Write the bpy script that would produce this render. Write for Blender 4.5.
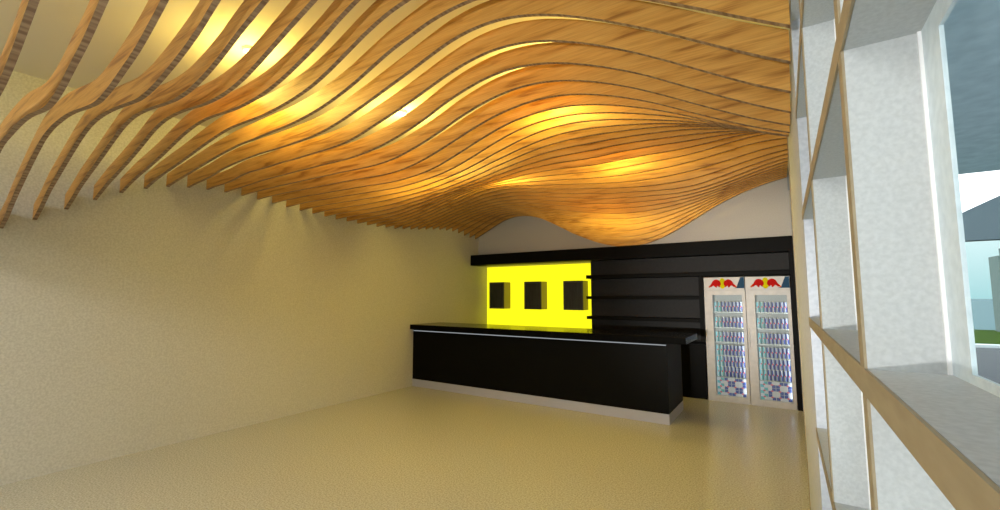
import bpy, bmesh, math, random
from mathutils import Vector, Matrix
random.seed(7)
for o in list(bpy.data.objects): bpy.data.objects.remove(o, do_unlink=True)
C = bpy.context.scene.collection
PI = math.pi

# ------------------------------------------------------------------ camera
FPX, YAW, PITCH, EYE = 438.8, math.radians(32.913), math.radians(5.283), 1.65
cam_data = bpy.data.cameras.new('camera')
cam_data.sensor_width = 36.0
cam_data.lens = FPX/1000.0*36.0
cam_data.clip_start = 0.01
cam_data.clip_end = 500
cam = bpy.data.objects.new('camera', cam_data); C.objects.link(cam)
cam.location = (0, 0, EYE)
cam.rotation_euler = (PI/2+PITCH, 0, YAW)
bpy.context.scene.camera = cam

# ------------------------------------------------------------------ world
W = bpy.data.worlds.new('world'); bpy.context.scene.world = W; W.use_nodes = True
nt = W.node_tree; nt.nodes.clear()
out = nt.nodes.new('ShaderNodeOutputWorld'); bg = nt.nodes.new('ShaderNodeBackground')
tc = nt.nodes.new('ShaderNodeTexCoord'); sx = nt.nodes.new('ShaderNodeSeparateXYZ')
rp = nt.nodes.new('ShaderNodeValToRGB')
nt.links.new(tc.outputs['Generated'], sx.inputs[0]); nt.links.new(sx.outputs['Z'], rp.inputs[0])
rp.color_ramp.elements[0].position = 0.0; rp.color_ramp.elements[0].color = (0.15, 0.26, 0.27, 1)
rp.color_ramp.elements[1].position = 0.125; rp.color_ramp.elements[1].color = (1.0, 1.0, 1.0, 1)
e = rp.color_ramp.elements.new(0.085); e.color = (0.25, 0.335, 0.34, 1)
e = rp.color_ramp.elements.new(0.6); e.color = (0.80, 0.92, 1.0, 1)
nt.links.new(rp.outputs[0], bg.inputs['Color']); nt.links.new(bg.outputs[0], out.inputs[0])
bg.inputs['Strength'].default_value = 3.0
vs = bpy.context.scene.view_settings
vs.view_transform = 'Standard'; vs.look = 'None'; vs.exposure = 0.0; vs.gamma = 1.0; vs.use_curve_mapping = False
bpy.context.scene.display_settings.display_device = 'sRGB'
# warm lamps above the wooden ribs: x, y, watts   (their housings are built in the lamp section)
WARM = (1.0, 0.76, 0.17)
LAMPS = [(-3.65, 1.80, 34), (-3.50, 3.38, 48), (-1.65, 3.42, 62), (-3.25, 5.08, 50), (-1.60, 5.05, 48), (-2.25, 6.85, 62)]
# added unseen fill panels on the ceiling behind the camera: x, y, watts
FILL_PANELS = [(-3.9, -2.1, 105), (-1.9, -2.1, 60)]
# added unseen fill floods behind the camera: position, aim, watts, cone (degrees), blend
FILL_FLOODS = [((-0.95, -3.02, 1.25), (-0.55, 7.8, 1.75), 2000, 24, 1.0),
          ((-1.45, -3.02, 1.25), (-1.2, 4.5, 2.9), 520, 70, 1.0)]

# ------------------------------------------------------------------ helpers
def new_bm(): return bmesh.new()
def add_box(bm, x0, x1, y0, y1, z0, z1, mat=0):
    vs_ = [bm.verts.new(p) for p in ((x0,y0,z0),(x1,y0,z0),(x1,y1,z0),(x0,y1,z0),(x0,y0,z1),(x1,y0,z1),(x1,y1,z1),(x0,y1,z1))]
    for f in ((0,3,2,1),(4,5,6,7),(0,1,5,4),(1,2,6,5),(2,3,7,6),(3,0,4,7)):
        fc = bm.faces.new([vs_[i] for i in f]); fc.material_index = mat
def add_prism(bm, pts, axis, a, b, mat=0):
    """outline pts (2-D) extruded from a to b along axis ('x','y','z')"""
    def P(u, v, t): return {'x': (t,u,v), 'y': (u,t,v), 'z': (u,v,t)}[axis]
    A = [bm.verts.new(P(u,v,a)) for u,v in pts]; B = [bm.verts.new(P(u,v,b)) for u,v in pts]
    n = len(pts)
    for vsx in (A, B):
        fc = bm.faces.new(vsx); fc.material_index = mat
    for i in range(n):
        fc = bm.faces.new([A[i],A[(i+1)%n],B[(i+1)%n],B[i]]); fc.material_index = mat
def add_lathe(bm, prof, cx, cy, cz, seg=20, mats=None):
    rings = []
    for r, z in prof:
        rings.append([bm.verts.new((cx+r*math.cos(2*PI*i/seg), cy+r*math.sin(2*PI*i/seg), cz+z)) for i in range(seg)])
    for k in range(len(prof)-1):
        for i in range(seg):
            fc = bm.faces.new([rings[k][i],rings[k][(i+1)%seg],rings[k+1][(i+1)%seg],rings[k+1][i]])
            fc.smooth = True; fc.material_index = mats[k] if mats else 0
    f0 = bm.faces.new(rings[0][::-1]); f1 = bm.faces.new(rings[-1])
    f0.material_index = mats[0] if mats else 0; f1.material_index = mats[-1] if mats else 0
def obj(name, bm, mats, parent=None, bevel=0.0):
    bmesh.ops.recalc_face_normals(bm, faces=bm.faces)
    me = bpy.data.meshes.new(name); bm.to_mesh(me); bm.free()
    for m in (mats if isinstance(mats, (list, tuple)) else [mats]): me.materials.append(m)
    o = bpy.data.objects.new(name, me); C.objects.link(o)
    if parent: o.parent = parent
    if bevel:
        md = o.modifiers.new('bevel', 'BEVEL'); md.width = bevel; md.segments = 2; md.limit_method = 'ANGLE'
    return o
def box(name, dims, mats, parent=None, bevel=0.0):
    bm = new_bm(); add_box(bm, *dims); return obj(name, bm, mats, parent, bevel)
def empty(name, loc=(0,0,0)):
    o = bpy.data.objects.new(name, None); C.objects.link(o); o.location = loc; o.empty_display_size = 0.1; return o
def tag(o, label, cat, group=None, kind=None):
    o['label'] = label; o['category'] = cat
    if group: o['group'] = group
    if kind: o['kind'] = kind
    return o
def struct(o): o['kind'] = 'structure'; return o
def rel(dims, base):
    """world box -> box local to an Empty placed at base"""
    x0,x1,y0,y1,z0,z1 = dims; a,b,c = base
    return (x0-a,x1-a,y0-b,y1-b,z0-c,z1-c)
ORD = ['zeroth','first','second','third','fourth','fifth','sixth','seventh','eighth','ninth','tenth','eleventh','twelfth']

# ------------------------------------------------------------------ materials
def mat_base(name, color, rough=0.6, metallic=0.0, spec=0.5):
    m = bpy.data.materials.new(name); m.use_nodes = True
    b = m.node_tree.nodes['Principled BSDF']
    b.inputs['Base Color'].default_value = (*color, 1); b.inputs['Roughness'].default_value = rough
    b.inputs['Metallic'].default_value = metallic; b.inputs['Specular IOR Level'].default_value = spec
    return m
def mat_noise(name, c1, c2, scale=40, detail=4, rough=0.6, stretch=(1,1,1), spec=0.5, bump=0.0, lo=0.35, hi=0.65, rough2=None):
    m = mat_base(name, c1, rough, 0, spec); t = m.node_tree; b = t.nodes['Principled BSDF']
    tc = t.nodes.new('ShaderNodeTexCoord'); mp = t.nodes.new('ShaderNodeMapping'); nz = t.nodes.new('ShaderNodeTexNoise')
    cr = t.nodes.new('ShaderNodeValToRGB')
    mp.inputs['Scale'].default_value = stretch; nz.inputs['Scale'].default_value = scale; nz.inputs['Detail'].default_value = detail
    t.links.new(tc.outputs['Object'], mp.inputs[0]); t.links.new(mp.outputs[0], nz.inputs['Vector']); t.links.new(nz.outputs['Fac'], cr.inputs[0])
    cr.color_ramp.elements[0].position = lo; cr.color_ramp.elements[0].color = (*c1, 1)
    cr.color_ramp.elements[1].position = hi; cr.color_ramp.elements[1].color = (*c2, 1)
    t.links.new(cr.outputs[0], b.inputs['Base Color'])
    if bump:
        bp = t.nodes.new('ShaderNodeBump'); bp.inputs['Strength'].default_value = bump; bp.inputs['Distance'].default_value = 0.01
        t.links.new(nz.outputs['Fac'], bp.inputs['Height']); t.links.new(bp.outputs[0], b.inputs['Normal'])
    return m
def mat_emit(name, color, strength):
    m = bpy.data.materials.new(name); m.use_nodes = True; t = m.node_tree; t.nodes.clear()
    o = t.nodes.new('ShaderNodeOutputMaterial'); e = t.nodes.new('ShaderNodeEmission')
    e.inputs[0].default_value = (*color, 1); e.inputs[1].default_value = strength; t.links.new(e.outputs[0], o.inputs[0]); return m
def mat_glass(name, tint=(0.975,0.99,0.99), refl=0.03, rough=0.02):
    m = bpy.data.materials.new(name); m.use_nodes = True; t = m.node_tree; t.nodes.clear()
    o = t.nodes.new('ShaderNodeOutputMaterial'); mx = t.nodes.new('ShaderNodeMixShader')
    a = t.nodes.new('ShaderNodeBsdfTransparent'); g = t.nodes.new('ShaderNodeBsdfGlossy')
    a.inputs[0].default_value = (*tint, 1); g.inputs['Roughness'].default_value = rough
    mx.inputs[0].default_value = refl
    t.links.new(a.outputs[0], mx.inputs[1]); t.links.new(g.outputs[0], mx.inputs[2]); t.links.new(mx.outputs[0], o.inputs[0]); return m
def mat_wood():
    m = mat_base('rib_wood', (0.5,0.3,0.1), 0.45); t = m.node_tree; b = t.nodes['Principled BSDF']; L = t.links.new
    tc = t.nodes.new('ShaderNodeTexCoord'); mp = t.nodes.new('ShaderNodeMapping')
    mp.inputs['Scale'].default_value = (1.1, 3.0, 13.0); mp.inputs['Rotation'].default_value = (0, math.radians(-9), 0)
    L(tc.outputs['Object'], mp.inputs[0])
    n1 = t.nodes.new('ShaderNodeTexNoise'); n1.inputs['Scale'].default_value = 1.6; n1.inputs['Detail'].default_value = 5; n1.inputs['Distortion'].default_value = 0.5
    L(mp.outputs[0], n1.inputs['Vector'])
    cr = t.nodes.new('ShaderNodeValToRGB'); E = cr.color_ramp.elements
    E[0].position = 0.31; E[0].color = (0.31,0.13,0.022,1); E[1].position = 0.72; E[1].color = (0.71,0.42,0.115,1)
    q = E.new(0.44); q.color = (0.61,0.325,0.07,1)
    L(n1.outputs['Fac'], cr.inputs[0])
    mp2 = t.nodes.new('ShaderNodeMapping'); mp2.inputs['Scale'].default_value = (3, 20, 90); mp2.inputs['Rotation'].default_value = (0, math.radians(-9), 0)
    L(tc.outputs['Object'], mp2.inputs[0])
    n2 = t.nodes.new('ShaderNodeTexNoise'); n2.inputs['Scale'].default_value = 1.5; n2.inputs['Detail'].default_value = 3; L(mp2.outputs[0], n2.inputs['Vector'])
    cr2 = t.nodes.new('ShaderNodeValToRGB'); cr2.color_ramp.elements[0].position = 0.3; cr2.color_ramp.elements[0].color = (0.78,0.74,0.68,1)
    cr2.color_ramp.elements[1].position = 0.62; cr2.color_ramp.elements[1].color = (1,1,1,1); L(n2.outputs['Fac'], cr2.inputs[0])
    mx = t.nodes.new('ShaderNodeMix'); mx.data_type = 'RGBA'; mx.blend_type = 'MULTIPLY'; mx.inputs[0].default_value = 1.0
    L(cr.outputs[0], mx.inputs[6]); L(cr2.outputs[0], mx.inputs[7]); L(mx.outputs[2], b.inputs['Base Color'])
    return m
def mat_rib_edge():
    """cut edge of the ribs: end-grain blocks banded along the length"""
    m = mat_base('rib_edge', (0.3,0.2,0.12), 0.6); t = m.node_tree; b = t.nodes['Principled BSDF']; L = t.links.new
    tc = t.nodes.new('ShaderNodeTexCoord'); mp = t.nodes.new('ShaderNodeMapping'); mp.inputs['Scale'].default_value = (34, 1.5, 0.0)
    L(tc.outputs['Object'], mp.inputs[0])
    n = t.nodes.new('ShaderNodeTexNoise'); n.inputs['Scale'].default_value = 1.0; n.inputs['Detail'].default_value = 1.5; L(mp.outputs[0], n.inputs['Vector'])
    cr = t.nodes.new('ShaderNodeValToRGB'); E = cr.color_ramp.elements
    E[0].position = 0.40; E[0].color = (0.20,0.115,0.065,1); E[1].position = 0.60; E[1].color = (0.38,0.26,0.16,1)
    L(n.outputs['Fac'], cr.inputs[0]); L(cr.outputs[0], b.inputs['Base Color']); return m
M = {}
M['wall'] = mat_noise('wall_plaster', (0.50,0.49,0.425), (0.61,0.60,0.53), 60, 5, 0.85, spec=0.2)
M['wall_back'] = mat_noise('wall_back_plaster', (0.54,0.51,0.45), (0.60,0.57,0.51), 70, 5, 0.85, spec=0.2)
M['ceiling'] = mat_base('ceiling_paint', (0.74,0.70,0.56), 0.9, spec=0.1)
M['floor'] = mat_noise('floor_terrazzo', (0.34,0.335,0.275), (0.55,0.545,0.47), 75, 6, 0.22, spec=0.5)
M['concrete'] = mat_noise('window_plaster', (0.46,0.49,0.505), (0.53,0.56,0.575), 160, 5, 0.8, spec=0.2)
M['tan'] = mat_noise('tan_edge', (0.29,0.235,0.145), (0.34,0.28,0.175), 14, 4, 0.6, (1,1,4))
M['white_frame'] = mat_noise('white_frame', (0.62,0.72,0.78), (0.70,0.80,0.86), 70, 4, 0.6)
M['black'] = mat_base('black_laminate', (0.004,0.0038,0.003), 0.5, spec=0.06)
M['black_gloss'] = mat_base('black_gloss', (0.003,0.003,0.003), 0.14, spec=0.04)
M['backing'] = mat_noise('dark_backing', (0.010,0.0085,0.0065), (0.014,0.012,0.0095), 30, 3, 0.6, spec=0.3)
M['grey_kick'] = mat_base('grey_kick', (0.42,0.43,0.52), 0.5)
M['glass'] = mat_glass('window_glass')
M['fridge_glass'] = mat_glass('fridge_glass', (0.97,0.985,0.98), 0.01, 0.4)
M['steel_post'] = mat_base('grey_post', (0.30,0.33,0.35), 0.5)
M['wood'] = mat_wood(); M['rib_edge'] = mat_rib_edge()

# ------------------------------------------------------------------ room shell
XL, XR, YB, YR, YF, ZC = -5.83, 0.074, 8.10, 8.46, -3.2, 3.70   # left wall, window plane, back wall, niche back, rear wall, ceiling
S = 0.074
struct(box('floor', (XL-0.2, 0.34, YF-0.2, YR+0.2, -0.12, 0.0), M['floor']))
struct(box('ceiling', (XL-0.2, 0.34, YF-0.2, YR+0.2, ZC, ZC+0.15), M['ceiling']))
struct(box('wall_left', (XL-0.2, XL, YF-0.2, YR+0.2, 0.0, ZC), M['wall']))
bm = new_bm()
add_box(bm, XL, 0.34, YB, YR+0.2, 2.31, ZC)            # above the niche
add_box(bm, XL, 0.34, YR, YR+0.2, 0.0, 2.31)           # behind the niche
add_box(bm, -3.14, 0.34, YB, YR, 0.0, 2.31)            # solid behind shelves and coolers
struct(obj('wall_back', bm, M['wall_back']))
bm = new_bm()
add_box(bm, 0.135, 0.34, 4.02, YB, 0.0, ZC)
add_box(bm, XR+0.004, 0.34, 29.0*S, 4.02, 0.0, ZC)     # pier beside the window grid
M['pier'] = mat_noise('pier_plaster', (0.44,0.47,0.52), (0.52,0.55,0.60), 60, 5, 0.9, spec=0.0)
struct(obj('wall_right', bm, M['pier']))
struct(box('trim_1', (XR-0.001, 0.135, 4.02, 4.026, 0.0, ZC), M['tan']))
struct(box('wall_rear', (XL, 0.34, YF-0.2, YF, 0.0, ZC), M['wall']))
struct(box('trim_2', (0.117, 0.16, 7.99, YB, 3.29, ZC), M['steel_post']))

# ------------------------------------------------------------------ window grid
M['lit_edge'] = mat_base('lit_edge_white', (0.88,0.90,0.92), 0.4)  # bright lit edge line of the fins, put in as an added white strip
win = struct(empty('window_1', (XR, 0.0, 0.0)))
def wbox(name, d, m, parent=win): 
    return box(name, rel(d, (XR,0,0)), m, parent)
fins = [(9.13+9.92*n)*S for n in range(-5, 2)]          # near faces of the fins
fins_all = fins + [29.0*S]
TH = 0.44*S
rails = [1.65+S*(4.58+5.74*m) for m in range(-4, 5)]    # top faces of the rails
y_start = fins[0]
for y in fins:
    f = wbox('mullion', (XR+0.003, 2*S+0.006, y, y+TH, 0.0, ZC), M['concrete'])
    wbox('edge_strip', (XR, XR+0.003, y, y+TH, 0.0, ZC), M['tan'])
for zt in rails:
    zt = min(zt, ZC)
    for a, b in zip(fins_all[:-1], fins_all[1:]):
        wbox('transom', (XR+0.003, 2*S+0.006, a+TH, b, zt-TH, zt), M['concrete'])
    wbox('edge_strip', (XR-0.0005, XR+0.0025, y_start, 29.0*S, zt-TH, zt), M['tan'])
lv = [-TH+TH] + rails
for a, b in zip(fins_all[:-1], fins_all[1:]):
    y0, y1 = a+TH, b
    zs = [0.0] + [min(z, ZC) for z in rails]
    for i in range(len(zs)-1):
        z0, z1 = zs[i], zs[i+1]-TH
        if z1-z0 < 0.1: continue
        bm = new_bm(); X0, X1 = 2*S, 2*S+0.004
        jw, tw, bw = 0.064, 0.36*S, 0.13*S
        add_box(bm, X0, X1, y0, y0+jw*0.35, z0, z1); add_box(bm, X0, X1, y1-jw, y1, z0, z1)
        add_box(bm, X0, X1, y0+jw*0.35, y1-jw, z1-tw, z1); add_box(bm, X0, X1, y0+jw*0.35, y1-jw, z0, z0+bw)
        bmesh.ops.translate(bm, verts=bm.verts, vec=(-XR,0,0))
        fr = obj('sash_frame', bm, M['white_frame'], win)
        box('lit_edge', rel((2*S-0.0035, 2*S, y1-0.004, y1, z0, z1), (XR,0,0)), M['lit_edge'], fr)
        wbox('pane', (X0+0.001, X0+0.003, y0+jw*0.35, y1-jw, z0+bw, z1-tw), M['glass'], fr)
struct(box('wall_front', (XR, 0.34, YF, y_start, 0.0, ZC), M['wall']))

# ------------------------------------------------------------------ wooden ribs
RY0, RDY, RTH, RH = 0.81564, 0.204055, 0.030, 0.145
RX0, RX1, RN = -5.83, 0.12, 31
ZT = [
    [2185,2249,2319,2393,2466,2534,2594,2643,2679,2695,2701,2711,2738,2790,2865,2947,3028,3105,3175,3234,3279,3307,3316,3305,3279,3240,3190,3132,3068,3002,2936],
    [2182,2249,2325,2407,2487,2558,2614,2654,2683,2692,2689,2688,2706,2757,2841,2934,3026,3113,3190,3253,3299,3327,3336,3326,3300,3259,3206,3144,3077,3006,2936],
    [2180,2252,2340,2435,2525,2601,2654,2682,2701,2708,2701,2687,2690,2734,2813,2917,3025,3125,3209,3276,3323,3351,3359,3349,3321,3277,3221,3156,3084,3009,2935],
    [2193,2272,2376,2483,2583,2670,2730,2750,2764,2770,2759,2734,2722,2762,2843,2924,3037,3146,3235,3304,3353,3379,3386,3374,3342,3295,3235,3165,3089,3010,2932],
    [2243,2331,2452,2560,2659,2752,2829,2868,2880,2879,2861,2836,2821,2851,2909,2975,3072,3180,3271,3339,3387,3413,3418,3400,3364,3311,3245,3170,3089,3005,2922],
    [2349,2448,2567,2656,2741,2824,2900,2954,2974,2973,2959,2938,2923,2943,2990,3049,3125,3231,3312,3375,3421,3447,3447,3425,3383,3324,3251,3169,3081,2991,2901],
    [2482,2569,2661,2735,2805,2878,2953,3018,3049,3050,3035,3014,3003,3017,3060,3124,3205,3277,3345,3405,3452,3476,3472,3445,3397,3331,3252,3162,3066,2969,2873],
    [2614,2684,2749,2803,2859,2920,2988,3055,3092,3100,3090,3070,3059,3065,3095,3150,3220,3295,3363,3431,3477,3496,3489,3457,3403,3332,3246,3149,3045,2939,2838],
    [2727,2785,2836,2877,2917,2963,3015,3066,3102,3120,3117,3101,3095,3103,3126,3170,3232,3305,3390,3459,3494,3505,3493,3458,3401,3325,3233,3130,3019,2906,2798],
    [2815,2863,2901,2934,2963,2996,3032,3065,3094,3115,3116,3113,3112,3125,3147,3183,3243,3320,3398,3457,3487,3497,3485,3449,3388,3307,3210,3102,2987,2869,2756],
    [2880,2913,2939,2965,2992,3019,3041,3061,3075,3077,3083,3087,3092,3107,3133,3173,3226,3295,3363,3413,3455,3472,3464,3427,3362,3275,3173,3062,2945,2824,2707],
    [2914,2936,2950,2972,3006,3024,3038,3043,3047,3043,3041,3044,3050,3068,3103,3150,3201,3256,3311,3369,3419,3440,3430,3387,3317,3226,3121,3008,2885,2763,2651],
    [2931,2945,2947,2959,2987,3000,2999,3000,3004,3000,3002,3004,3007,3019,3051,3100,3148,3202,3263,3321,3364,3381,3367,3324,3253,3164,3059,2943,2821,2702,2599],
    [2939,2949,2952,2958,2966,2971,2969,2969,2969,2967,2966,2964,2963,2975,2998,3034,3084,3147,3222,3279,3318,3329,3311,3267,3198,3113,3013,2898,2782,2671,2573],
    [2935,2945,2947,2948,2948,2947,2944,2942,2940,2937,2935,2930,2926,2930,2948,2989,3042,3106,3176,3232,3269,3282,3267,3226,3163,3081,2983,2874,2765,2662,2575],
    [2924,2932,2932,2932,2929,2925,2922,2918,2915,2912,2907,2901,2894,2898,2921,2963,3020,3084,3148,3200,3233,3248,3238,3203,3145,3070,2979,2875,2773,2680,2600],
    [2909,2915,2916,2917,2914,2908,2905,2901,2896,2892,2887,2878,2877,2889,2909,2950,3012,3078,3143,3198,3228,3238,3228,3196,3144,3078,2999,2908,2812,2722,2646],
    [2890,2899,2904,2906,2902,2897,2894,2890,2884,2880,2876,2875,2885,2902,2926,2966,3023,3091,3158,3210,3239,3245,3232,3200,3154,3098,3033,2957,2867,2781,2707],
    [2874,2884,2890,2892,2889,2886,2882,2879,2878,2878,2880,2887,2903,2930,2960,3000,3053,3113,3168,3215,3244,3251,3238,3210,3170,3122,3069,3004,2928,2851,2782],
    [2862,2871,2875,2877,2876,2873,2870,2871,2878,2887,2897,2913,2936,2966,3004,3044,3093,3142,3187,3225,3249,3254,3243,3222,3194,3158,3114,3058,2992,2923,2860],
    [2849,2857,2862,2863,2863,2863,2865,2871,2886,2905,2924,2945,2970,3004,3041,3086,3131,3173,3213,3241,3254,3256,3249,3237,3220,3197,3161,3113,3056,2995,2938],
    [2837,2846,2851,2854,2857,2862,2871,2887,2910,2936,2962,2988,3016,3049,3087,3127,3166,3201,3232,3250,3254,3252,3250,3244,3234,3219,3197,3160,3115,3065,3014],
    [2832,2841,2846,2851,2859,2870,2888,2915,2947,2979,3010,3039,3068,3099,3134,3169,3199,3221,3239,3247,3246,3247,3250,3248,3239,3229,3214,3196,3167,3130,3087],
    [2827,2838,2847,2856,2870,2891,2920,2955,2994,3032,3066,3096,3122,3146,3173,3203,3225,3235,3240,3235,3229,3231,3240,3240,3237,3230,3227,3225,3215,3191,3155],
    [2824,2840,2854,2870,2891,2923,2961,3004,3048,3090,3127,3155,3176,3192,3206,3224,3233,3233,3227,3216,3206,3206,3211,3216,3217,3220,3230,3247,3257,3249,3217],
    [2827,2849,2870,2893,2924,2963,3008,3056,3105,3150,3188,3214,3229,3235,3238,3238,3232,3222,3209,3193,3182,3180,3183,3189,3195,3204,3224,3255,3281,3291,3264],
    [2841,2866,2893,2925,2963,3008,3056,3108,3159,3206,3244,3265,3270,3266,3256,3240,3224,3206,3187,3168,3153,3145,3142,3146,3158,3178,3202,3235,3268,3282,3274],
    [2847,2883,2920,2960,3004,3052,3103,3154,3204,3250,3286,3301,3295,3279,3255,3230,3209,3188,3165,3142,3123,3107,3099,3100,3110,3128,3158,3192,3229,3260,3273],
    [2864,2905,2949,2995,3044,3093,3144,3192,3238,3276,3303,3311,3300,3277,3247,3217,3190,3165,3141,3117,3096,3079,3067,3063,3068,3085,3119,3162,3207,3246,3272],
    [2882,2930,2980,3031,3081,3131,3179,3222,3260,3289,3305,3305,3290,3264,3231,3198,3166,3137,3110,3087,3071,3059,3046,3035,3035,3051,3094,3146,3198,3244,3280],
    [2908,2959,3013,3066,3117,3165,3208,3246,3274,3293,3299,3291,3271,3241,3207,3171,3136,3103,3075,3054,3041,3031,3022,3016,3021,3044,3087,3141,3197,3248,3289],
    [2934,2990,3045,3099,3150,3196,3234,3264,3283,3291,3287,3271,3244,3211,3174,3136,3100,3066,3037,3018,3006,3001,2999,3004,3020,3050,3095,3149,3205,3257,3301],
    [2961,3019,3076,3131,3181,3223,3256,3278,3288,3286,3271,3245,3212,3173,3133,3094,3058,3025,2997,2979,2970,2970,2978,2994,3022,3060,3109,3164,3220,3272,3317],
    [2982,3043,3102,3158,3208,3248,3276,3291,3291,3278,3252,3216,3174,3129,3084,3044,3008,2977,2950,2933,2929,2937,2956,2985,3024,3072,3126,3184,3240,3293,3338],
    [2992,3059,3122,3181,3231,3271,3295,3302,3293,3268,3230,3182,3129,3076,3027,2983,2947,2916,2892,2880,2883,2901,2932,2975,3026,3084,3145,3206,3265,3317,3363],
    [2997,3066,3133,3197,3251,3291,3312,3313,3294,3256,3205,3144,3080,3017,2961,2913,2875,2843,2822,2817,2830,2860,2906,2963,3028,3097,3166,3231,3291,3344,3389],
    [2985,3059,3135,3206,3266,3308,3327,3322,3293,3244,3178,3104,3026,2953,2888,2833,2791,2761,2745,2749,2773,2817,2878,2951,3030,3110,3186,3257,3318,3372,3416],
    [2956,3040,3128,3210,3277,3321,3339,3328,3291,3229,3150,3061,2971,2887,2814,2752,2706,2677,2667,2679,2715,2774,2850,2938,3031,3123,3207,3281,3344,3397,3440],
    [2933,3022,3117,3207,3282,3328,3342,3328,3284,3212,3120,3018,2917,2826,2747,2680,2630,2603,2598,2617,2663,2735,2825,2927,3033,3134,3225,3301,3365,3417,3460],
    [2921,3010,3105,3196,3274,3319,3329,3313,3265,3186,3087,2978,2870,2778,2696,2626,2574,2551,2551,2573,2628,2708,2808,2918,3031,3140,3233,3312,3377,3429,3472]
]
def rib_z(row, x):
    t = (x-RX0)/(RX1-RX0)*(RN-1); i = max(0, min(RN-2, int(math.floor(t)))); u = t-i
    p = [row[max(0, i-1)], row[i], row[i+1], row[min(RN-1, i+2)]]
    if i == 0: p[0] = 2*p[1]-p[2]
    if i == RN-2: p[3] = 2*p[2]-p[1]
    return 0.001*0.5*((2*p[1])+(-p[0]+p[2])*u+(2*p[0]-5*p[1]+4*p[2]-p[3])*u*u+(-p[0]+3*p[1]-3*p[2]+p[3])*u*u*u)
N_R = len(ZT); TENS = {20:'twentieth',30:'thirtieth',40:'fortieth'}
def ordinal(n):
    if n <= 12: return ORD[n]
    sp = {13:'thirteenth',14:'fourteenth',15:'fifteenth',16:'sixteenth',17:'seventeenth',18:'eighteenth',19:'nineteenth'}
    if n in sp: return sp[n]
    if n in TENS: return TENS[n]
    return {2:'twenty',3:'thirty',4:'forty'}[n//10]+'-'+ORD[n%10]
for r_i, row in enumerate(ZT):
    k = r_i-4; y = RY0+RDY*k
    xe = 0.0715 if y < 4.0 else 0.112
    n = 110
    bm = new_bm(); prev = None
    for i in range(n+1):
        x = (XL+0.004)+(xe-XL-0.004)*i/n
        z = rib_z(row, x)
        cur = [bm.verts.new((x, 0, z)), bm.verts.new((x, RTH, z)), bm.verts.new((x, RTH, z+RH)), bm.verts.new((x, 0, z+RH))]
        if prev:
            for a in range(4):
                b_ = (a+1) % 4
                fc = bm.faces.new([prev[a], prev[b_], cur[b_], cur[a]]); fc.material_index = 1 if a in (0, 2) else 0
                fc.smooth = False
        else: bm.faces.new(cur)
        prev = cur
    bm.faces.new(prev[::-1])
    # each rib carries its own grain: the mesh keeps its distance along the room in its local coordinates
    o = obj('ceiling_rib', bm, [M['wood'], M['rib_edge']]); o.location = (0, y, 0)
    m_from_back = N_R-r_i
    tag(o, 'wavy wooden ceiling rib, %s counting forward from the back wall' % ordinal(m_from_back), 'ceiling rib', 'wavy wooden ribs hung across the room')

# ------------------------------------------------------------------ lamps above the ribs, then added fill lights
M['lamp_body'] = mat_base('lamp_body', (0.7,0.7,0.68), 0.4); M['lamp_glow'] = mat_emit('lamp_glow', (1.0,0.78,0.38), 12)
for i, (x, y, wt) in enumerate(LAMPS):
    t = empty('ceiling_lamp', (x, y, ZC))
    where = ['front one nearest the entrance','second row left','second row right','third row left','third row right','back one nearest the bar shelves'][i]
    tag(t, 'small round warm ceiling lamp above the wooden ribs, ' + where, 'lamp', 'round lamps above the ribs')
    bm = new_bm(); add_lathe(bm, [(0.055,-0.028),(0.06,-0.02),(0.06,0.0)], 0,0,0, 24); obj('housing', bm, M['lamp_body'], t)
    bm = new_bm(); add_lathe(bm, [(0.012,-0.048),(0.032,-0.042),(0.045,-0.029)], 0,0,0, 24); obj('diffuser', bm, M['lamp_glow'], t)
    ld = bpy.data.lights.new('warm_light', 'POINT'); ld.energy = wt; ld.color = WARM; ld.shadow_soft_size = 0.20
    lo = bpy.data.objects.new('warm_light', ld); C.objects.link(lo); lo.parent = t; lo.location = (0,0,-0.24)
for i, (x, y, wt) in enumerate(FILL_PANELS):  # fill panels added out of view to brighten the room
    t = empty('fill_panel', (x, y, ZC))
    tag(t, 'added white fill light panel on the ceiling at the entrance end, %s one' % ['left','right'][i], 'lamp', 'added fill panels at the entrance end')
    bm = new_bm(); add_box(bm, -0.62,0.62,-0.32,0.32,-0.03,0.0); obj('frame', bm, M['lamp_body'], t)
    bm = new_bm(); add_box(bm, -0.58,0.58,-0.28,0.28,-0.034,-0.0301); obj('diffuser', bm, mat_emit('fill_panel_glow', (1,0.95,0.86), 2.0), t)
    ld = bpy.data.lights.new('fill_area', 'AREA'); ld.shape = 'RECTANGLE'; ld.size = 1.16; ld.size_y = 0.56; ld.energy = wt; ld.color = (1,0.98,0.96)
    lo = bpy.data.objects.new('fill_area', ld); C.objects.link(lo); lo.parent = t; lo.location = (0,0,-0.045)

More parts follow.
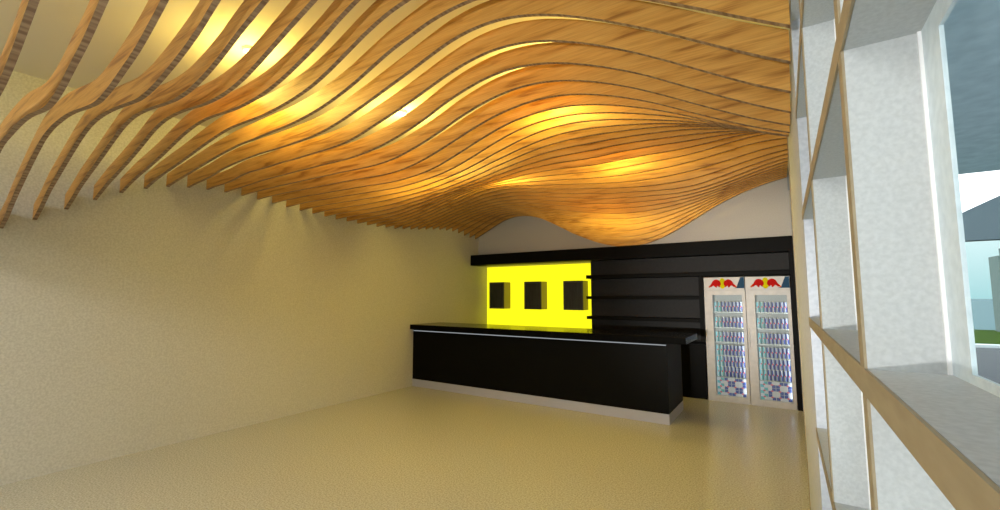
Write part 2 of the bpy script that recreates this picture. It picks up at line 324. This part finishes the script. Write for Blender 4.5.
for i, (p, aim, wt, cone, bl) in enumerate(FILL_FLOODS):  # fill floods added out of view to light coolers, back wall and ribs
    t = empty('fill_floodlight', p)
    tag(t, 'added black fill floodlight on the rear wall, %s one' % ['right','left'][i], 'floodlight', 'added fill floodlights on the rear wall')
    d_ = (Vector(aim)-Vector(p)).normalized(); q = d_.to_track_quat('-Z', 'Y')
    bm = new_bm(); add_box(bm, -0.03,0.03, -0.175,-0.02, -0.02,0.02); add_box(bm, -0.07,0.07, -0.179,-0.165, -0.07,0.07); obj('bracket', bm, M['black'], t)
    bm = new_bm(); add_lathe(bm, [(0.05,0.10),(0.075,0.07),(0.085,0.0),(0.085,-0.01),(0.07,-0.01)], 0,0,0, 28); o = obj('lamp_head', bm, M['black'], t); o.rotation_euler = q.to_euler()
    bm = new_bm(); add_lathe(bm, [(0.068,-0.012),(0.068,-0.014)], 0,0,0, 28); o2 = obj('lens', bm, M['lamp_glow'], o)
    ld = bpy.data.lights.new('fill_spot', 'SPOT'); ld.energy = wt; ld.color = (1.0,0.98,0.95); ld.spot_size = math.radians(cone); ld.spot_blend = bl; ld.shadow_soft_size = 0.06
    lo = bpy.data.objects.new('fill_spot', ld); C.objects.link(lo); lo.parent = t; lo.location = d_*0.03; lo.rotation_euler = q.to_euler()

# ------------------------------------------------------------------ bar
BX1 = -1.325
bar = empty('bar_counter', (BX1, 6.04, 0.0))
tag(bar, 'long black bar counter with grey kick board, standing against the left wall', 'bar counter')
bb = (BX1, 6.04, 0)
box('counter_body', rel((XL+0.003, BX1, 6.04, 6.95, 0.13, 1.035), bb), M['black'], bar, 0.003)
box('kick_board', rel((XL+0.003, BX1+0.002, 6.036, 6.95, 0.0, 0.13), bb), M['grey_kick'], bar)
o = box('light_strip', rel((XL+0.02, BX1-0.01, 6.028, 6.038, 1.000, 1.012), bb), mat_emit('strip_glow', (0.80,0.86,0.92), 0.42), bar); o['label'] = 'thin pale light strip'
tp = box('countertop', (XL+0.003, -1.075, 5.95, 6.80, 1.035, 1.12), M['black_gloss'], None, 0.006)
tag(tp, 'glossy black bar top overhanging the long front counter', 'countertop')

cab = empty('back_bar_cabinet', (-3.5, 7.8, 0)); cb = (-3.5, 7.8, 0)
tag(cab, 'low black cabinet run under the shelves behind the bar', 'cabinet')
bm = new_bm(); add_box(bm, *rel((XL+0.003, -1.125, 7.82, YB-0.002, 0.0, 0.875), cb)); obj('carcass', bm, M['black'], cab)
for i in range(8):
    w = (-1.125-(XL+0.003))/8; a = XL+0.003+w*i
    d = box('door', rel((a+0.003, a+w-0.003, 7.80, 7.819, 0.08, 0.86), cb), M['black'], cab)
bm = new_bm(); add_box(bm, *rel((XL+0.003, -1.115, 7.785, YB-0.002, 0.876, 0.905), cb)); add_box(bm, *rel((XL+0.003, -3.145, YB-0.002, YR-0.012, 0.876, 0.905), cb))
ct = obj('worktop', bm, M['black_gloss']); ct.location = (-3.5, 7.8, 0)
tag(ct, 'narrow glossy black worktop on the cabinet below the yellow panel', 'countertop')

tag(box('bulkhead', (XL+0.002, 0.134, 7.80, YB-0.001, 2.312, 2.54), M['black'], None, 0.003), 'long black boxed beam above the shelves and the yellow panel', 'bulkhead')
tag(box('backing_panel', (-3.14, 0.134, YB-0.012, YB-0.001, 0.906, 2.311), M['backing']), 'dark brown backing panel behind the black wall shelves', 'panel')
for n_, z0, z1, xr, lab in ((1,1.965,2.03,0.072,'top black wall shelf, running on over both drink coolers'),(2,1.585,1.64,-1.185,'middle black wall shelf beside the yellow panel'),(3,1.215,1.27,-1.185,'lowest black wall shelf, just above the bar top')):
    tag(box('wall_shelf', (-3.125, xr, 7.80, YB-0.013, z0, z1), M['black'], None, 0.002), lab, 'shelf', 'black wall shelves behind the bar')
tag(box('side_panel', (-1.18, -1.115, 7.79, YB-0.013, 0.906, 1.964), M['black']), 'black upright panel between the shelves and the left cooler', 'panel')
tag(box('end_panel', (0.075, 0.134, 7.79, YB-0.013, 0.0, 2.311), M['black']), 'tall black end panel right of the coolers', 'panel')

# yellow light panel and three dark boxes
yp = empty('light_panel', (-4.5, YR, 0.95)); 
tag(yp, 'glowing bright yellow wall panel in the niche behind the bar', 'light panel')
box('glow_face', rel((XL+0.004, -3.145, YR-0.010, YR-0.004, 0.91, 2.306), (-4.5,YR,0.95)), mat_emit('yellow_glow', (1.0,0.93,0.012), 1.15), yp)
box('back_board', rel((XL+0.004, -3.145, YR-0.004, YR-0.001, 0.91, 2.306), (-4.5,YR,0.95)), M['lamp_body'], yp)
M['box_side'] = mat_base('box_side', (0.30,0.26,0.13), 0.5)
M['box_face'] = mat_noise('box_face', (0.012,0.013,0.013), (0.030,0.032,0.031), 3, 2, 0.3, (6,1,1))
M['box_trim'] = mat_base('box_trim', (0.045,0.045,0.042), 0.35)
for x0, x1, lab in ((-5.575,-5.19,'left'),(-4.675,-4.27,'middle'),(-3.765,-3.345,'right')):
    base = ((x0+x1)/2, YR-0.011, 1.36)
    t = empty('display_box', base)
    tag(t, 'black-fronted box mounted on the yellow panel, %s one of the three' % lab, 'display box', 'black-fronted boxes on the yellow panel')
    box('casing', rel((x0, x1, 8.19, YR-0.011, 1.362, 1.945), base), M['box_side'], t)
    bm = new_bm(); w = 0.035
    for d in ((x0,x0+w,8.175,8.1895,1.362,1.945),(x1-w,x1,8.175,8.1895,1.362,1.945),(x0+w,x1-w,8.175,8.1895,1.91,1.945),(x0+w,x1-w,8.175,8.1895,1.362,1.397)):
        add_box(bm, *rel(d, base))
    obj('bezel', bm, M['box_trim'], t)
    box('screen', rel((x0+w, x1-w, 8.182, 8.1895, 1.397, 1.91), base), M['box_face'], t)

# ------------------------------------------------------------------ drink coolers
M['cooler'] = mat_noise('cooler_white', (0.48,0.46,0.42), (0.54,0.52,0.48), 12, 2, 0.4)
M['cooler_in'] = mat_base('cooler_inside', (0.34,0.36,0.34), 0.5)
M['cooler_light'] = mat_emit('cooler_light', (0.85,0.95,1.0), 0.55)
M['wire'] = mat_base('wire_shelf', (0.30,0.34,0.33), 0.4, 0.3)
M['red'] = mat_base('emblem_red', (0.50,0.012,0.010), 0.8, spec=0.05)
M['orange'] = mat_base('emblem_orange', (0.62,0.16,0.04), 0.8, spec=0.05)
M['yellow'] = mat_base('emblem_yellow', (0.62,0.56,0.005), 0.8, spec=0.05)
M['slate'] = mat_base('emblem_slate', (0.03,0.08,0.15), 0.8, spec=0.05)
M['can_metal'] = mat_base('can_metal', (0.62,0.64,0.66), 0.3, 0.6)
def mat_can(name, ca, cb, phase):
    m = mat_base(name, ca, 0.35, 0.0); t = m.node_tree; b = t.nodes['Principled BSDF']; L = t.links.new
    tc = t.nodes.new('ShaderNodeTexCoord'); sp = t.nodes.new('ShaderNodeSeparateXYZ'); L(tc.outputs['Generated'], sp.inputs[0])
    def mth(op, a, b_=None):
        n = t.nodes.new('ShaderNodeMath'); n.operation = op
        for i, v in enumerate((a, b_)):
            if v is None: continue
            if isinstance(v, (int, float)): n.inputs[i].default_value = v
            else: L(v, n.inputs[i])
        return n.outputs[0]
    x = sp.outputs['X']; z = sp.outputs['Z']
    sl = mth('ADD', mth('SUBTRACT', x, 0.5), mth('MULTIPLY', mth('SUBTRACT', z, 0.5), 0.30))
    side = mth('GREATER_THAN', mth('MULTIPLY', sl, mth('SUBTRACT', z, 0.5)), 0.0)
    mx = t.nodes.new('ShaderNodeMix'); mx.data_type = 'RGBA'; L(side, mx.inputs[0])
    mx.inputs[6].default_value = (*ca, 1); mx.inputs[7].default_value = (*cb, 1)
    dx = mth('MULTIPLY', mth('SUBTRACT', x, 0.5), 2.2); dz = mth('MULTIPLY', mth('SUBTRACT', z, 0.52), 5.0)
    d = mth('ADD', mth('MULTIPLY', dx, dx), mth('MULTIPLY', dz, dz)); red = mth('LESS_THAN', d, 0.16)
    m2 = t.nodes.new('ShaderNodeMix'); m2.data_type = 'RGBA'; L(red, m2.inputs[0]); L(mx.outputs[2], m2.inputs[6]); m2.inputs[7].default_value = (0.60,0.06,0.10,1)
    L(m2.outputs[2], b.inputs['Base Color']); return m
M['can_blue'] = mat_can('can_blue', (0.035,0.06,0.30), (0.36,0.42,0.55), 0)
M['can_teal'] = mat_can('can_teal', (0.12,0.42,0.48), (0.36,0.52,0.56), 0)
def can_mesh(name, mt):
    bm = new_bm()
    add_lathe(bm, [(0.019,0.0),(0.0240,0.006),(0.0240,0.144),(0.020,0.156),(0.021,0.159),(0.019,0.160)], 0,0,0, 20, [1,0,0,1,1])
    bmesh.ops.recalc_face_normals(bm, faces=bm.faces)
    me = bpy.data.meshes.new(name); bm.to_mesh(me); bm.free(); me.materials.append(mt); me.materials.append(M['can_metal']); return me
ME_BLUE = can_mesh('can_blue', M['can_blue']); ME_TEAL = can_mesh('can_teal', M['can_teal'])
def carton_mesh(name, flip):
    bm = new_bm(); add_box(bm, -0.0495,0.0495,0,0.12,0,0.0895)
    # printed squares sit a hair proud of the card
    a, b_ = (-0.047,0.0) if flip else (0.0,0.047)
    add_box(bm, a, b_, -0.001,0.0, 0.045,0.088, 1); add_box(bm, -b_, -a, -0.001,0.0, 0.002,0.045, 1)
    add_prism(bm, [(0.018*math.cos(q*PI/6), 0.045+0.012*math.sin(q*PI/6)) for q in range(12)], 'y', -0.0016, -0.001, 2)
    bmesh.ops.recalc_face_normals(bm, faces=bm.faces)
    me = bpy.data.meshes.new(name); bm.to_mesh(me); bm.free(); return me
M['card'] = mat_base('card_white', (0.52,0.56,0.64), 0.5); M['card_blue'] = mat_base('card_blue', (0.035,0.07,0.30), 0.5); M['card_pink'] = mat_base('card_pink', (0.55,0.12,0.18), 0.5)
M['card_teal'] = mat_base('card_teal', (0.10,0.40,0.46), 0.5)
CT = []
for nm, fl, m1 in (('carton_a',0,'card_blue'),('carton_b',1,'card_blue'),('carton_teal',0,'card_teal')):
    me = carton_mesh(nm, fl)
    for q in ('card', m1, 'card_pink'): me.materials.append(M[q])
    CT.append(me)

BULL = [(-0.022,-0.020),(-0.020,0.006),(-0.034,0.030),(-0.056,0.044),(-0.084,0.052),(-0.112,0.046),(-0.134,0.030),(-0.150,0.006),(-0.166,-0.020),(-0.186,-0.034),
        (-0.176,-0.046),(-0.152,-0.044),(-0.136,-0.030),(-0.122,-0.026),(-0.108,-0.038),(-0.092,-0.052),(-0.076,-0.050),(-0.080,-0.034),(-0.064,-0.030),(-0.050,-0.044),(-0.034,-0.046),(-0.038,-0.030)]
def cooler(x0, x1, side):
    base = ((x0+x1)/2, 7.80, 0.0); hw = (x1-x0)/2-0.002
    t = empty('drink_cooler', base)
    tag(t, 'tall white glass-door drink cooler with red and yellow emblem, %s of the two' % side, 'drink cooler', 'white drink coolers in the wall unit')
    yb = YB-0.014-7.80
    bm = new_bm()
    add_box(bm, -hw, -hw+0.03, 0.03, yb, 0.0, 1.94); add_box(bm, hw-0.03, hw, 0.03, yb, 0.0, 1.94)
    add_box(bm, -hw+0.03, hw-0.03, 0.03, yb, 1.70, 1.94); add_box(bm, -hw+0.03, hw-0.03, 0.03, yb, 0.0, 0.09)
    obj('cabinet_body', bm, M['cooler'], t)
    bm = new_bm(); add_box(bm, -hw+0.03, hw-0.03, yb-0.012, yb, 0.09, 1.70); obj('inner_back', bm, M['cooler_in'], t)
    h = box('header_panel', (-hw, hw, 0.0, 0.029, 1.738, 1.94), M['cooler'], t, 0.003)
    sx_ = -0.02; sz = 1.842
    bm = new_bm(); add_prism(bm, [(sx_+0.046*math.cos(q*PI/12), sz+0.086*math.sin(q*PI/12)) for q in range(24)], 'y', -0.003, 0.0); o = obj('emblem_disc', bm, M['yellow'], h)
    for s_ in (1, -1):
        bm = new_bm(); add_prism(bm, [(sx_+s_*u*1.02, sz+v*1.25) for u, v in BULL], 'y', -0.005, -0.0031 if False else 0.0); obj('emblem_animal', bm, M['red'], h)
        bm = new_bm(); add_prism(bm, [(sx_+s_*u, sz+v) for u, v in ((-0.146,-0.040),(-0.168,-0.012),(-0.205,-0.056),(-0.190,-0.070))], 'y', -0.004, 0.0); obj('emblem_tip', bm, M['orange'], h)
    bm = new_bm(); add_prism(bm, [(0.175,1.775),(0.235,1.935),(hw-0.004,1.935),(hw-0.004,1.765),(0.135,1.765)], 'y', -0.003, 0.0); obj('emblem_wedge', bm, M['slate'], h)
    # door: frame, glass, handle
    d = empty('door', (0,0,0)); d.parent = t
    bm = new_bm(); z0, z1, wl, w = 0.03, 1.73, 0.118, 0.045
    for q in ((-hw,-hw+wl,0,0.028,z0,z1),(hw-w,hw,0,0.028,z0,z1),(-hw+wl,hw-w,0,0.028,z1-0.070,z1),(-hw+wl,hw-w,0,0.028,z0,z0+0.055)): add_box(bm, *q)
    obj('door_frame', bm, M['cooler'], d)
    box('door_glass', (-hw+wl, hw-w, 0.012, 0.017, z0+0.055, z1-0.070), M['fridge_glass'], d)
    box('door_handle', (-hw+0.012, -hw+0.030, -0.022, -0.0005, 0.85, 1.15), M['cooler'], d, 0.004)
    box('base_grille', (-hw, hw, 0.004, 0.029, 0.0, 0.028), M['cooler'], t)
    for s_ in (-1, 1):
        ld = bpy.data.lights.new('cooler_light', 'AREA'); ld.shape = 'RECTANGLE'; ld.size = 1.5; ld.size_y = 0.02; ld.energy = 0.7; ld.color = (0.88,0.96,1.0)
        lo = bpy.data.objects.new('cooler_light', ld); C.objects.link(lo); lo.parent = t; lo.location = (s_*(hw-0.046),0.045,0.88)
        d_ = Vector((-s_*0.8, 0.75, 0)).normalized(); zc = -d_; xc = Vector((0,0,1)); yc = zc.cross(xc)
        lo.rotation_euler = Matrix((xc,yc,zc)).transposed().to_euler()
        box('light_tube', (s_*(hw-0.038)-0.006, s_*(hw-0.038)+0.006, 0.034, 0.044, 0.12, 1.66), M['cooler_light'], t)
    # shelves
    levels = [1.395, 1.150, 0.920, 0.710, 0.375, 0.09]
    for i, z in enumerate(levels):
        if i == 5: continue
        bm = new_bm()
        add_box(bm, -hw+0.031, hw-0.031, 0.060, 0.068, z-0.012, z-0.002); add_box(bm, -hw+0.031, hw-0.031, 0.24, 0.248, z-0.012, z-0.002)
        for q in range(19):
            a = -hw+0.035+q*(2*hw-0.075)/18; add_box(bm, a, a+0.004, 0.068, 0.24, z-0.006, z-0.002)
        obj('wire_shelf', bm, M['wire'], t)
    nm = ['top','second','third','fourth']
    for i, z in enumerate(levels):
        if i < 5:
            tiers = 1 if i < 4 else 2
            for tr in range(tiers):
                for c in range(8):
                    teal = c < 2
                    o = bpy.data.objects.new('drink_can', ME_TEAL if teal else ME_BLUE); C.objects.link(o)
                    o.location = (base[0]-0.135+c*0.0505, base[1]+0.10, z-0.002+0.1602*tr); o.rotation_euler = (0,0,0)
                    pos = ORD[c+1]
                    lev = ('%s shelf' % nm[i]) if i < 4 else ('fifth shelf %s tier' % ('lower','upper')[tr])
                    tag(o, '%s can, %s from left, %s of the %s cooler' % (('teal' if teal else 'blue'), pos, lev, side), 'drink can', 'drink cans in the coolers')
        else:
            for tr in range(3):
                for c in range(4):
                    me = CT[2] if c == 0 else CT[(tr+c) % 2]
                    o = bpy.data.objects.new('drink_carton', me); C.objects.link(o)
                    o.location = (base[0]-0.112+c*0.1005, base[1]+0.065, 0.0905+0.0900*tr)
                    tag(o, '%s carton, %s from left in %s layer, bottom of the %s cooler' % (('teal' if c == 0 else 'blue'), ORD[c+1], ('lowest','middle','top')[tr], side), 'carton', 'can cartons at the bottom of the coolers')
cooler(-1.105, -0.520, 'left')
cooler(-0.516, 0.068, 'right')

# ------------------------------------------------------------------ outside
M['grass'] = mat_noise('lawn', (0.028,0.055,0.008), (0.045,0.08,0.014), 3, 5, 0.9, spec=0.0)
M['asphalt'] = mat_noise('asphalt', (0.012,0.017,0.02), (0.02,0.026,0.03), 10, 4, 0.8)
M['kerb'] = mat_base('kerb', (0.55,0.6,0.6), 0.8)
M['canopy'] = mat_noise('canopy_paint', (0.58,0.70,0.76), (0.70,0.82,0.88), 6, 5, 0.9, spec=0.0)
M['slate_roof'] = mat_noise('slate_grey', (0.09,0.125,0.14), (0.12,0.16,0.18), 30, 5, 0.85, spec=0.1)
M['pale'] = mat_noise('pale_render', (0.11,0.16,0.14), (0.14,0.19,0.17), 8, 3, 0.9)
M['sea'] = mat_base('sea', (0.08,0.14,0.145), 0.9, spec=0.1)
struct(box('ground', (0.34, 60, -12, 33, -0.25, -0.12), M['grass']))
struct(box('sea', (-60, 200, 33, 400, -0.6, -0.45), M['sea']))
M['bounce_paving'] = mat_noise('pale_bounce_paving', (0.62,0.66,0.68), (0.72,0.76,0.78), 8, 4, 0.9)
struct(box('ground_bounce_paving', (0.34, 7.0, -11.9, 6.9, -0.12, -0.10), M['bounce_paving']))  # unseen pale slab added to bounce light up under the canopy
bm = new_bm(); add_prism(bm, [(0.35,7.0),(60,16.0),(60,30.0),(0.35,20.6)], 'z', -0.12, -0.10); struct(obj('road', bm, M['asphalt']))
bm = new_bm(); add_prism(bm, [(0.35,20.6),(60,30.0),(60,30.4),(0.35,21.0)], 'z', -0.12, 0.0); struct(obj('trim_3', bm, M['kerb']))
cn = empty('entrance_canopy', (4, 3, 3.5)); tag(cn, 'flat slate-grey canopy roof right outside the window grid', 'canopy')
box('canopy_slab', (-3.6, 5, -9, 6.36, 0.0, 0.25), M['canopy'], cn)
for yy in (-8.6, 5.6): box('canopy_post', (4.6, 4.8, yy, yy+0.2, -3.62, 0.0), M['slate_roof'], cn)
gb = empty('gabled_shelter', (8.0, 20, -0.12)); tag(gb, 'grey gabled shelter roof standing across the lawn outside', 'shelter')
bm = new_bm(); add_prism(bm, [(-4.0,3.54),(4.0,3.54),(4.0,3.95),(0.0,6.06),(-4.0,3.95)], 'y', 0, 0.5); obj('gable_roof', bm, M['slate_roof'], gb)
for px in (-3.9, 3.6):
    for py in (0.15,): box('shelter_post', (px, px+0.2, py, py+0.2, 0.0, 3.54), M['slate_roof'], gb)
tw = empty('distant_tower', (9.65, 31.5, -0.12)); tag(tw, 'pale green-grey stepped tower far off behind the lawn', 'tower')
bm = new_bm(); add_box(bm, -0.9,0.9,-0.6,0.6,0,3.7); add_box(bm, -0.6,-0.3,-0.3,0.3,3.7,4.1); add_box(bm, -0.1,0.35,-0.4,0.4,3.7,4.2); obj('tower_body', bm, M['pale'], tw)
bm = new_bm()
for i in range(4): add_box(bm, -0.7+i*0.4,-0.5+i*0.4,-0.61,-0.6,1.0,3.2)
obj('tower_window', bm, M['slate_roof'], tw)
